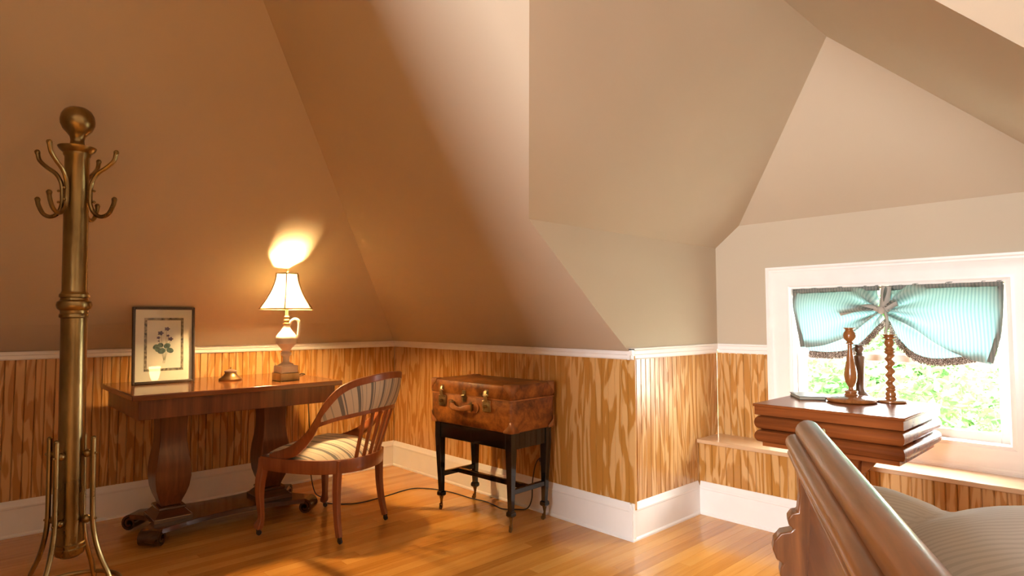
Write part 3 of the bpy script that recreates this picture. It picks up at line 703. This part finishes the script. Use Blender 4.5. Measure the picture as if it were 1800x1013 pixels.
for x,sc_ in ((-.215,1),(.145,1)):
    q=MB(); q.box(x-.030,x+.030,yf-.006,yf+.002,.098,.156); lk=q.build('lock_plate',M['brassd'],su,bevel=.002)
    q=MB(); q.tube([(x,yf-.004,.126),(x,yf-.020,.126)],.010,12); q.box(x-.004,x+.016,yf-.024,yf-.016,.120,.130); q.build('lock_button',M['brass'],lk)
    q=MB(); q.bar([(x+.002,yf-.008,.150),(x+.004,yf-.016,.172),(x-.002,yf-.014,.190),(x-.006,yf-.006,.205)],.020,.006,(0,-1,0)); q.tube([(x-.014,yf-.010,.184),(x+.020,yf-.012,.186)],.005,8); q.box(x-.013,x+.013,yf-.004,yf+.001,.186,.214); q.build('hasp',M['brassd'],lk)
    for u in (-.024,.024):
        for w in (.104,.150):
            q=MB(); q.sphere((x+u,yf-.006,w),.0035,6); q.build('rivet',M['brass'],lk)
q=MB(); q.box(-.045,-.020,yf-.005,yf+.001,.135,.195); q.tube([(-.0325,yf-.005,.150),(-.0325,yf-.014,.150)],.009,10); q.tube([(-.045,yf-.008,.166),(-.020,yf-.008,.170)],.005,8); q.build('centre_clasp',M['brassd'],su)
hx=-.045
q=MB(); q.bar(smooth_path([(hx-.085,yf-.014,.112),(hx-.060,yf-.024,.108),(hx-.03,yf-.032,.100),(hx,yf-.034,.098),(hx+.03,yf-.032,.100),(hx+.060,yf-.024,.108),(hx+.085,yf-.014,.112)],4),[.030-.012*math.exp(-((i-12)/6)**2) for i in range(25)],.014,(0,-1,0)); hn=q.build('handle',M['leatherc'],su)
for s in (-1,1):
    q=MB(); q.tube([(hx+s*.098,yf+.001,.110),(hx+s*.098,yf-.004,.110)],.030,18); q.build('handle_tab',M['leatherc'],hn)
    q=MB(); q.box(hx+s*.078-.013,hx+s*.078+.013,yf-.022,yf+.001,.094,.130); q.tube([(hx+s*.078,yf-.010,.086),(hx+s*.078,yf-.010,.138)],.0055,8); q.build('handle_loop',M['brass'],hn,bevel=.003)

# ------------------------------------------------------------------ outlet and cord
ot=thing('wall_outlet','brown outlet plate on the plywood wainscot behind the suitcase stand','outlet',(1.556,.012,.315))
q=MB(); q.box(-.036,.036,-.004,.001,-.058,.058); q.build('cover_plate',M['plate'],ot,bevel=.002)
for z in (-.02,.02):
    q=MB(); q.box(-.014,.014,-.007,-.003,z-.013,z+.013); q.build('socket',M['cord'],ot,bevel=.003)
cd_=thing('power_cord','black power cord trailing across the floor from table to outlet','cord',(0,0,0))
path=[(lx-.02,ly+.065,TZ+.004),(lx-.12,ly+.11,TZ+.004),(lx-.20,ly+.16,TZ+.0035),(lx-.28,ly+.225,TZ+.004),(lx-.29,ly+.250,TZ-.03),(lx-.27,ly+.258,TZ-.20),(lx-.25,ly+.262,TZ-.42),(lx-.24,ly+.262,.18),(lx-.22,ly+.285,.04),(.455,-.765,.005),(.55,-.795,.0035),(.640,-.735,.0035),(.686,-.634,.0035),(.665,-.45,.0035),(.640,-.27,.0035),(.72,-.18,.0035),(.88,-.13,.0035),(1.061,-.120,.0035),(1.169,-.10,.0035),(1.27,-.11,.0035),(1.345,-.120,.0035),(1.41,-.07,.0035),(1.455,-.030,.010),(1.485,-.022,.07),(1.490,-.022,.16),(1.510,-.022,.25),(1.540,-.026,.298),(1.556,-.020,.298)]
q=MB(); q.tube(smooth_path(path,5),.0032,6); q.build('flex',M['cord'],cd_)
q=MB(); q.box(1.545,1.567,-.026,.006,.286,.310); q.build('plug',M['cord'],cd_,bevel=.004)

# ------------------------------------------------------------------ work table in the dormer
WT=.725; wx,wy=3.036,.305
wt=thing('work_table','red mahogany pedestal work table with rolled ogee drawers in the window dormer','table',(wx,wy,0))
ha,hb=.280,.272
q=MB(); q.box(-ha,ha,-hb,hb,WT-.012,WT); q.build('tabletop',M['tablew'],wt,bevel=.004)
def roll(z0,z1,n=12): return [(.026-.022*math.sqrt(max(0,1-((2*k/n-1)**2))),z0+(z1-z0)*k/n) for k in range(n+1)]
prof=[(.006,WT-.011),(.006,WT-.046),(.018,WT-.0495)]+roll(WT-.050,WT-.108)+roll(WT-.1082,WT-.162)+[(.028,WT-.1625),(.028,WT-.178)]
def band(i0,i1,name):
    q=MB(); q.loft([[(sx*(ha-o_),sy*(hb-o_),z) for sx,sy in ((1,1),(-1,1),(-1,-1),(1,-1))] for o_,z in prof[i0:i1]]); return q.build(name,M['tablew'],wt,smooth=50)
band(0,3,'frieze'); d1=band(2,16,'drawer'); band(16,len(prof),'drawer')
q=MB(); q.lathe([(.011,0),(.010,.003),(.0,.004)],12,(0,0,0)); 
kx=pix(1447,748,'y',wy-hb).x-wx
q.v=[(kx+p[0]*.7,-hb+.003-p[2],WT-.080+p[1]) for p in q.v]; q.build('keyhole',M['brassd'],d1)
q=MB(); q.loft([[(sx*a,sy*a,z) for sx,sy in ((1,1),(-1,1),(-1,-1),(1,-1))] for a,z in ((.12,WT-.178),(.11,WT-.195),(.075,WT-.205),(.058,WT-.22),(.050,WT-.30),(.060,WT-.42),(.075,WT-.52),(.085,.105),(.11,.095),(.11,.08))]); q.build('pedestal',M['tablew'],wt,smooth=40,bevel=.003)
for k in range(4):
    a=PI/2*k
    q=MB(); q.prism([(.04,WT-.178),(.20,WT-.178),(.19,WT-.190),(.15,WT-.196),(.115,WT-.215),(.09,WT-.25),(.05,WT-.29)],lambda u,v,t,a=a:(math.cos(a)*u-math.sin(a)*t,math.sin(a)*u+math.cos(a)*t,v),-.014,.014); q.build('bracket',M['tablew'],wt,smooth=None,bevel=.002)
poly=[]
cs=[]
for sx,sy in ((1,-1),(1,1),(-1,1),(-1,-1)): cs.append((sx*.20,sy*.20))
for i in range(4): poly+=arc(cs[i],cs[(i+1)%4],.05)[:-1]
q=MB(); q.prism(poly,lambda a,b_,t:(a,b_,t),.05,.08); q.build('platform',M['mahogd'],wt,smooth=None,bevel=.003)
for x,y in cs:
    q=MB(); q.sphere((x*.9,y*.9,.026),.026,14); q.build('bun_foot',M['mahogd'],wt)
# candlesticks
def stick(name,label,loc,parts):
    t=thing(name,label,'candlestick',(*loc,WT))
    for nm,mat,fn in parts:
        q=MB(); fn(q); q.build(nm,mat,t)
    return t
stick('candlestick','smooth baluster-turned amber wooden candlestick with a wide round foot',(3.03,.385),[
 ('foot',M['candw'],lambda q:q.lathe([(.088,0),(.097,.004),(.099,.010),(.096,.016),(.085,.021),(.060,.025),(.030,.029),(0,.030)],32)),
 ('stem',M['candw'],lambda q:q.lathe([(.026,.028),(.028,.032),(.022,.037),(.026,.042),(.025,.047),(.011,.052),(.009,.062),(.014,.070),(.022,.085),(.0255,.105),(.025,.125),(.020,.155),(.013,.190),(.009,.225),(.009,.246),(.015,.249),(.015,.253),(.010,.256),(.0,.257)],24)),
 ('candle_cup',M['candw'],lambda q:q.lathe([(.010,.255),(.013,.260),(.022,.270),(.0255,.283),(.023,.296),(.016,.306),(.017,.311),(.023,.316),(.023,.319),(.012,.319),(.010,.300),(0,.300)],24))])
def twist(q,n=18,z0=.062,z1=.205,r=.0150):
    rings=[]; S=64
    for k in range(S+1):
        t=k/S; an=t*2*PI*4.2; o_=.0050
        rings.append([(o_*math.cos(an)+r*math.cos(2*PI*i/n),o_*math.sin(an)+r*math.sin(2*PI*i/n),z0+(z1-z0)*t) for i in range(n)])
    q.loft(rings)
stick('candlestick','barley-twist wooden candlestick on a small round foot',(3.152,.492),[
 ('foot',M['candw'],lambda q:q.lathe([(.054,0),(.060,.003),(.060,.008),(.052,.012),(.030,.014),(0,.015)],28)),
 ('collar',M['candw'],lambda q:q.lathe([(.024,.013),(.023,.020),(.018,.024),(.022,.030),(.021,.040),(.015,.046),(.021,.053),(.019,.060),(.012,.064),(0,.065)],20)),
 ('twisted_shaft',M['candw'],twist),
 ('candle_cup',M['candw'],lambda q:q.lathe([(.012,.203),(.019,.207),(.022,.213),(.017,.219),(.022,.224),(.017,.230),(.013,.236),(.018,.244),(.020,.256),(.016,.266),(.014,.268),(.027,.272),(.027,.276),(.018,.279),(.020,.283),(.031,.288),(.031,.290),(.014,.290),(.012,.275),(0,.275)],20))])
stick('candlestick','dark straight-shafted wooden candlestick standing behind the baluster-turned one',(3.022,.528),[
 ('foot',M['candd'],lambda q:q.lathe([(.040,0),(.042,.004),(.041,.010),(.032,.020),(.022,.032),(0,.033)],24)),
 ('shaft',M['candd'],lambda q:q.lathe([(.022,.030),(.017,.045),(.0165,.070),(.019,.110),(.0215,.170),(.021,.190),(.012,.196),(.017,.200),(.011,.205),(0,.206)],20)),
 ('candle_cup',M['candd'],lambda q:q.lathe([(.011,.204),(.017,.210),(.020,.222),(.018,.230),(.015,.233),(.023,.237),(.023,.241),(.012,.241),(.010,.225),(0,.225)],20))])
bk=thing('closed_book','thin dark closed book lying on the pedestal work table','book',(2.845,.390,WT),R(-54.5))
q=MB(); q.box(-.085,.085,-.055,.055,0,.0025); q.box(-.085,.085,-.055,.055,.0125,.015); q.box(-.085,.085,.051,.055,0,.015); q.build('cover',M['book'],bk,bevel=.001)
q=MB(); q.box(-.082,.082,-.052,.051,.0024,.0126); q.build('pages',M['pages'],bk,smooth=None)

# ------------------------------------------------------------------ window curtain (tied-up balloon valance)
YC=D+.014
cu=thing('balloon_valance','pale teal striped cotton window valance tied up at its middle','curtain',(0,0,0))
def P2(pts): return smooth_path([pix(x,y,'y',YC) for x,y in pts],6)
KN=pix(1553,546,'y',YC)
def coons(top,bot,left,right,nu=48,nv=20,amp=.030,pouf=.042,y0=0,freq=9,seed=0):
    T=resamp(P2(top),nu+1); B=resamp(P2(bot),nu+1); L=resamp(P2(left),nv+1); Rr=resamp(P2(right),nv+1)
    pts=[];uv=[]
    for j in range(nv+1):
        v=j/nv; row=[];ur=[]
        for i in range(nu+1):
            u=i/nu
            p=T[i]*(1-v)+B[i]*v+L[j]*(1-u)+Rr[j]*u-(T[0]*(1-u)*(1-v)+T[-1]*u*(1-v)+B[0]*(1-u)*v+B[-1]*u*v)
            dx,dz=p.x-KN.x,p.z-KN.z; dd=math.hypot(dx,dz); th=math.atan2(dz,dx)
            fold=amp*math.cos(th*freq+seed)*math.exp(-dd/.20)*(1-math.exp(-dd/.02))*2
            w=.006*math.sin(u*40+seed)*(1-v)**6            # gathers on the rod
            nz=.010*(mnoise.noise(Vector((p.x*9,p.z*11,seed)))) 
            p=p+Vector((0,-(pouf*math.sin(PI*min(1,v*1.0))**.8*(.5+.5*math.sin(PI*u)))+fold+w+nz+y0,0))
            row.append(p); ur.append((p.x,p.z))
        pts.append(row);uv.append(ur)
    return pts,uv,B
hems=[]
for k,(top,bot,left,right,kw) in enumerate((
 ([(1394,512),(1470,508),(1546,505)],[(1409,612),(1450,607),(1490,592),(1522,569),(1549,549)],[(1394,512),(1400,562),(1409,612)],[(1546,505),(1544,526),(1549,549)],dict(seed=1)),
 ([(1410,598),(1450,594),(1490,580),(1522,560),(1550,549)],[(1424,618),(1462,620),(1500,613),(1530,590),(1553,562)],[(1410,598),(1418,612),(1424,618)],[(1550,549),(1552,556),(1553,562)],dict(y0=.006,pouf=.020,amp=.014,seed=2)),
 ([(1560,504),(1660,499),(1763,496)],[(1556,550),(1605,576),(1650,606),(1700,630),(1742,641)],[(1560,504),(1558,526),(1556,550)],[(1763,496),(1761,560),(1756,600),(1742,641)],dict(seed=3)),
 ([(1556,550),(1605,570),(1650,596),(1690,614),(1728,618)],[(1560,564),(1575,594),(1600,618),(1635,631),(1680,630),(1728,621)],[(1556,550),(1558,557),(1560,564)],[(1728,618),(1728,620),(1728,621)],dict(y0=.006,pouf=.020,amp=.014,seed=4)))):
    pts,uv,B=coons(top,bot,left,right,**kw)
    q=MB(); q.grid(pts,uv); o=q.build('valance_panel' if k in (0,2) else 'valance_tail',M['curtain'],cu,smooth=80)
    if k in (1,3): hems.append((pts[-1],o))
for hem,par in hems:
    q=MB(); H=resamp(hem,240)
    for i,p in enumerate(H):
        for s in range(2):
            dx=random.uniform(-.004,.004); dy=random.uniform(-.006,.003); L=random.uniform(.024,.034)
            q.tube([p+Vector((dx,dy,.004)),p+Vector((dx*1.6,dy*1.5,-L*.6)),p+Vector((dx*2,dy*2,-L))],[.0022,.0030,.0018],4)
    o=q.build('bobble_fringe',M['fringe'],par); o['kind']='stuff'
def hemband(path,w,name,ripple):
    P=smooth_path([pix(x,y,'y',YC-.012) for x,y in path],24); rows=[]
    for i,p in enumerate(P):
        T=(P[min(i+1,len(P)-1)]-P[max(i-1,0)]).normalized(); N=T.cross(Vector((0,1,0))).normalized(); r=ripple*math.sin(i*.9)+ripple*.6*math.sin(i*.37+1)
        rows.append([p-N*w/2+Vector((0,r,0)),p+Vector((0,-.003-r,0)),p+N*w/2+Vector((0,r,0))])
    q=MB(); q.grid(rows,[[(c.x,c.z) for c in row] for row in rows]); q.build(name,M['curtain'],cu,smooth=60,solid=.002)
hemband([(1394,513),(1470,509),(1546,506)],.026,'header_ruffle',.004); hemband([(1562,506),(1660,501),(1763,498)],.026,'header_ruffle',.004)
hemband([(1397,514),(1402,562),(1411,610)],.022,'side_hem',.001); hemband([(1759,500),(1757,560),(1752,600),(1740,638)],.022,'side_hem',.001)
def ribbon(pts,w,name,dy):
    P=smooth_path([pix(x,y,'y',YC-dy) for x,y in pts],5); q=MB(); rows=[]
    for i,p in enumerate(P):
        T=(P[min(i+1,len(P)-1)]-P[max(i-1,0)]).normalized(); N=T.cross(Vector((0,1,0))).normalized()
        rows.append([p-N*w/2+Vector((0,.003,0)),p+Vector((0,-.003,0)),p+N*w/2+Vector((0,.003,0))])
    q.grid(rows); return q.build(name,M['tie'],cu,smooth=60,solid=.002)
ribbon([(1558,503),(1556,520),(1554,545)],.044,'tie',.032)
ribbon([(1551,546),(1530,540),(1505,543),(1476,551)],.028,'tie',.040)
ribbon([(1555,546),(1559,565),(1556,590)],.014,'tie',.030)
ribbon([(1556,545),(1568,535),(1577,532)],.034,'tie',.038)
q=MB(); q.sphere((KN.x,KN.y-.036,KN.z),.017,12,(1,.8,1.1)); q.build('knot',M['tie'],cu)
rod=MB(); rod.tube([(WX0-.0,D+.012,WZ1-.006),(WX1+.0,D+.012,WZ1-.002)],.005,8); rod.build('curtain_rod',M['brassd'],cu)

# ------------------------------------------------------------------ sleigh bed
bed=thing('sleigh_bed','cherry wood sleigh bed whose footboard has a rolled crest rail','bed',(3.393,-1.049,0),R(27.6))
BWd=1.22; BL=1.95
ex=lambda u,v,t:(-u,t,v)      # u = outward from the bed, v = up, t along the footboard
def circ(cx,cz,r,n=16,a0=0,a1=2*PI): return [(cx+r*math.cos(a0+(a1-a0)*i/n),cz+r*math.sin(a0+(a1-a0)*i/n)) for i in range(n)]
q=MB(); q.prism(circ(-.006,.824,.027,20),ex,-BWd-.008,.008); q.build('crest_rail',M['bedw'],bed,bevel=.003)
q=MB(); q.prism(circ(.024,.800,.0185,16),ex,-BWd-.004,.004); q.build('lower_roll',M['bedw'],bed,bevel=.003)
q=MB(); q.prism(circ(.030,.776,.009,12),ex,-BWd,.002); q.build('bead',M['bedw'],bed)
q=MB(); q.prism([(-.020,.81),(.022,.79),(.024,.772),(.020,.745),(.012,.715),(.008,.700),(-.016,.700),(-.020,.74)],ex,-BWd+.004,-.001); q.build('fascia',M['bedw'],bed,smooth=50)
q=MB(); q.prism([(.002,.705),(.000,.64),(.006,.55),(.016,.42),(.020,.25),(.004,.25),(-.010,.42),(-.018,.55),(-.018,.705)],ex,-BWd+.03,-.03); q.build('footboard_panel',M['bedw'],bed,smooth=50)
postp=[(-.022,.80),(.018,.782),(.024,.765),(.021,.73),(.020,.69),(.024,.655),(.036,.652),(.044,.640),(.044,.626),(.034,.618),(.040,.612),(.060,.606),(.074,.588),(.077,.568),(.070,.548),(.056,.540),(.062,.530),(.064,.514),(.056,.502),(.048,.494),(.056,.478),(.054,.45),(.048,.40),(.05,.30),(.06,.20),(.075,.12),(.07,.05),(.05,.0),(-.02,.0),(-.025,.2),(-.03,.45),(-.028,.65)]
for t1 in (.0,-BWd+.042):
    q=MB(); q.prism(postp,ex,t1-.042,t1); q.build('post',M['bedz'],bed,smooth=40,bevel=.003)
for y in (-.03,-BWd+.0):
    q=MB(); q.box(.02,BL,y,y+.03,.22,.42); q.build('side_rail',M['bedw'],bed,bevel=.004)
q=MB(); q.prism([(-BL,.0),(-BL-.05,.0),(-BL-.05,.55),(-BL-.08,.80),(-BL-.10,.90),(-BL-.07,.92),(-BL-.03,.85),(-BL,.6)],ex,-BWd,-.0); q.build('headboard',M['bedw'],bed,smooth=40)
mtr=MB(); mtr.box(.03,BL-.02,-BWd+.035,-.035,.36,.525); mo=mtr.build('mattress',M['duvet'],None,bevel=.04,seg=3); mo.location=bed.location; mo.rotation_euler=bed.rotation_euler
tag(mo,'thick mattress under the puffy striped duvet on the sleigh bed','mattress')
# duvet
nx,ny=90,64; pts=[];uv=[]
bumps=[(.10,-.02,.19,.17,.075),(.42,-.20,.30,.24,.090),(.20,-.53,.30,.20,.050),(.66,-.52,.28,.25,.05),(.24,-.92,.3,.22,.05),(.75,-.98,.35,.25,.05),(.95,-.25,.35,.25,.05),(1.2,-.75,.35,.3,.05),(1.55,-.35,.35,.35,.05),(1.6,-.9,.35,.35,.05)]
for i in range(nx+1):
    row=[];ur=[]
    for j in range(ny+1):
        x=.032+(BL-.08)*i/nx; y=.075-(BWd+.15)*j/ny
        z=.645
        h=0
        for bx,by,sx,sy,am in bumps:
            h=max(h,am*max(0,1-((x-bx)/sx)**2-((y-by)/sy)**2)**.7)
        z+=h+.006*mnoise.noise(Vector((x*7,y*9,1)))+.004*mnoise.noise(Vector((x*18,y*22,4)))
        ed=min(1,max(0,min(x-.032,(BL-.048)-x))/.07); z-=.075*(1-math.sqrt(max(0,1-(1-ed)**2)))
        ed=min(1,max(0,min(.075-y,y+BWd+.075))/.075); z-=.22*(1-math.sqrt(max(0,1-(1-ed)**2)))
        row.append((x,y,z)); ur.append((x,y+.012*mnoise.noise(Vector((x*4,y*5,9)))))
    pts.append(row);uv.append(ur)
q=MB(); q.grid(pts,uv)
dv=q.build('duvet',M['duvet'],None,smooth=80); dv.location=bed.location; dv.rotation_euler=bed.rotation_euler
md=dv.modifiers.new('solid','SOLIDIFY'); md.thickness=.02; md.offset=-1
tag(dv,'puffy beige duvet with fine stripes and rumpled mounds on the sleigh bed','duvet')

# ------------------------------------------------------------------ lamp beyond the bed, mirrored in the picture glass
cs2=thing('candle_stand','small round pedestal stand behind the bed head carrying a lit hurricane lamp','stand',(5.70,-.458,0))
q=MB(); q.lathe([(.14,0),(.145,.01),(.13,.03),(.03,.06),(.02,.12),(.028,.4),(.02,.7),(.03,.86),(.13,.885),(.14,.89),(.14,.905),(0,.906)]); q.build('stand',M['mahogz'],cs2)
hl=thing('hurricane_lamp_offscreen','lit amber glass hurricane lamp on the candle stand','lamp',(5.70,-.458,.905))
q=MB(); q.lathe([(.05,0),(.052,.01),(.03,.03),(.018,.06),(.018,.145),(.03,.155),(0,.156)],16); q.build('base',M['brass'],hl)
q=MB(); q.lathe([(.030,.15),(.046,.18),(.056,.22),(.062,.27),(.068,.325),(.0,.326)],20); q.build('glass_shade_offscreen',NT('lit_amber_glass').set(base=(1,.7,.35),emit=(1,.58,.20),estr=15).m,hl)

# ------------------------------------------------------------------ outside: lawn and trees
q=MB(); q.box(-60,70,1.2,90,-5.1,-5.0); g=tag(q.build('lawn',M['grass'],smooth=None),'green lawn below the dormer window','lawn'); g['kind']='structure'
def leaf_tree(label,c,rx,ry,rz,n,mat,seed,sz=.10,clumps=26):
    rr=random.Random(seed); t=thing('tree',label,'tree',(c[0],c[1],-5.0),group='trees outside the window')
    q=MB(); cl=[]
    for k in range(clumps):
        while True:
            u=[rr.uniform(-1,1) for _ in range(3)]
            if .25<sum(a*a for a in u)<1: break
        cl.append((u[0]*rx,u[1]*ry,u[2]*rz,rr.uniform(.3,.55)))
    for k in range(n):
        a=cl[k%clumps]; d_=Vector((rr.gauss(0,1),rr.gauss(0,1),rr.gauss(0,1)))*a[3]*.62
        p=Vector((a[0],a[1],a[2]+c[2]+5))+d_
        v1=Vector((rr.uniform(-1,1),rr.uniform(-1,1),rr.uniform(-.6,.6))).normalized(); v2=v1.cross(Vector((rr.uniform(-1,1),rr.uniform(-1,1),rr.uniform(-1,1)))).normalized()
        s=sz*rr.uniform(.6,1.2); q.add([p-v1*s,p+v2*s*.45,p+v1*s,p-v2*s*.45],[(0,1,2,3)])
    o=q.build('foliage',mat,t,smooth=None); o['kind']='stuff'
    q=MB(); q.tube([(0,0,-.02),(.05,.02,1.5),(0,.05,c[2]+5-rz*.4),(.1,0,c[2]+5+rz*.3)],[.17,.13,.09,.03],10); q.build('trunk',M['bark'],t)
leaf_tree('broad leafy tree close outside the dormer window',(1.75,5.6,-.35),1.3,.8,1.15,6500,M['leafb'],3,.075)
leaf_tree('darker green tree behind the broad leafy tree outside',(-1.2,8.0,-.4),1.8,1.2,1.5,6500,M['leaf'],4,.09)
leaf_tree('pale tree to the right of the broad leafy one outside',(2.7,9.6,-.7),1.5,1.0,1.3,6000,M['leafb'],5,.085)
leaf_tree('tall far tree rising behind the other trees outside',(-2.2,15,.2),3.2,1.5,2.2,7000,M['leaf'],6,.13,40)
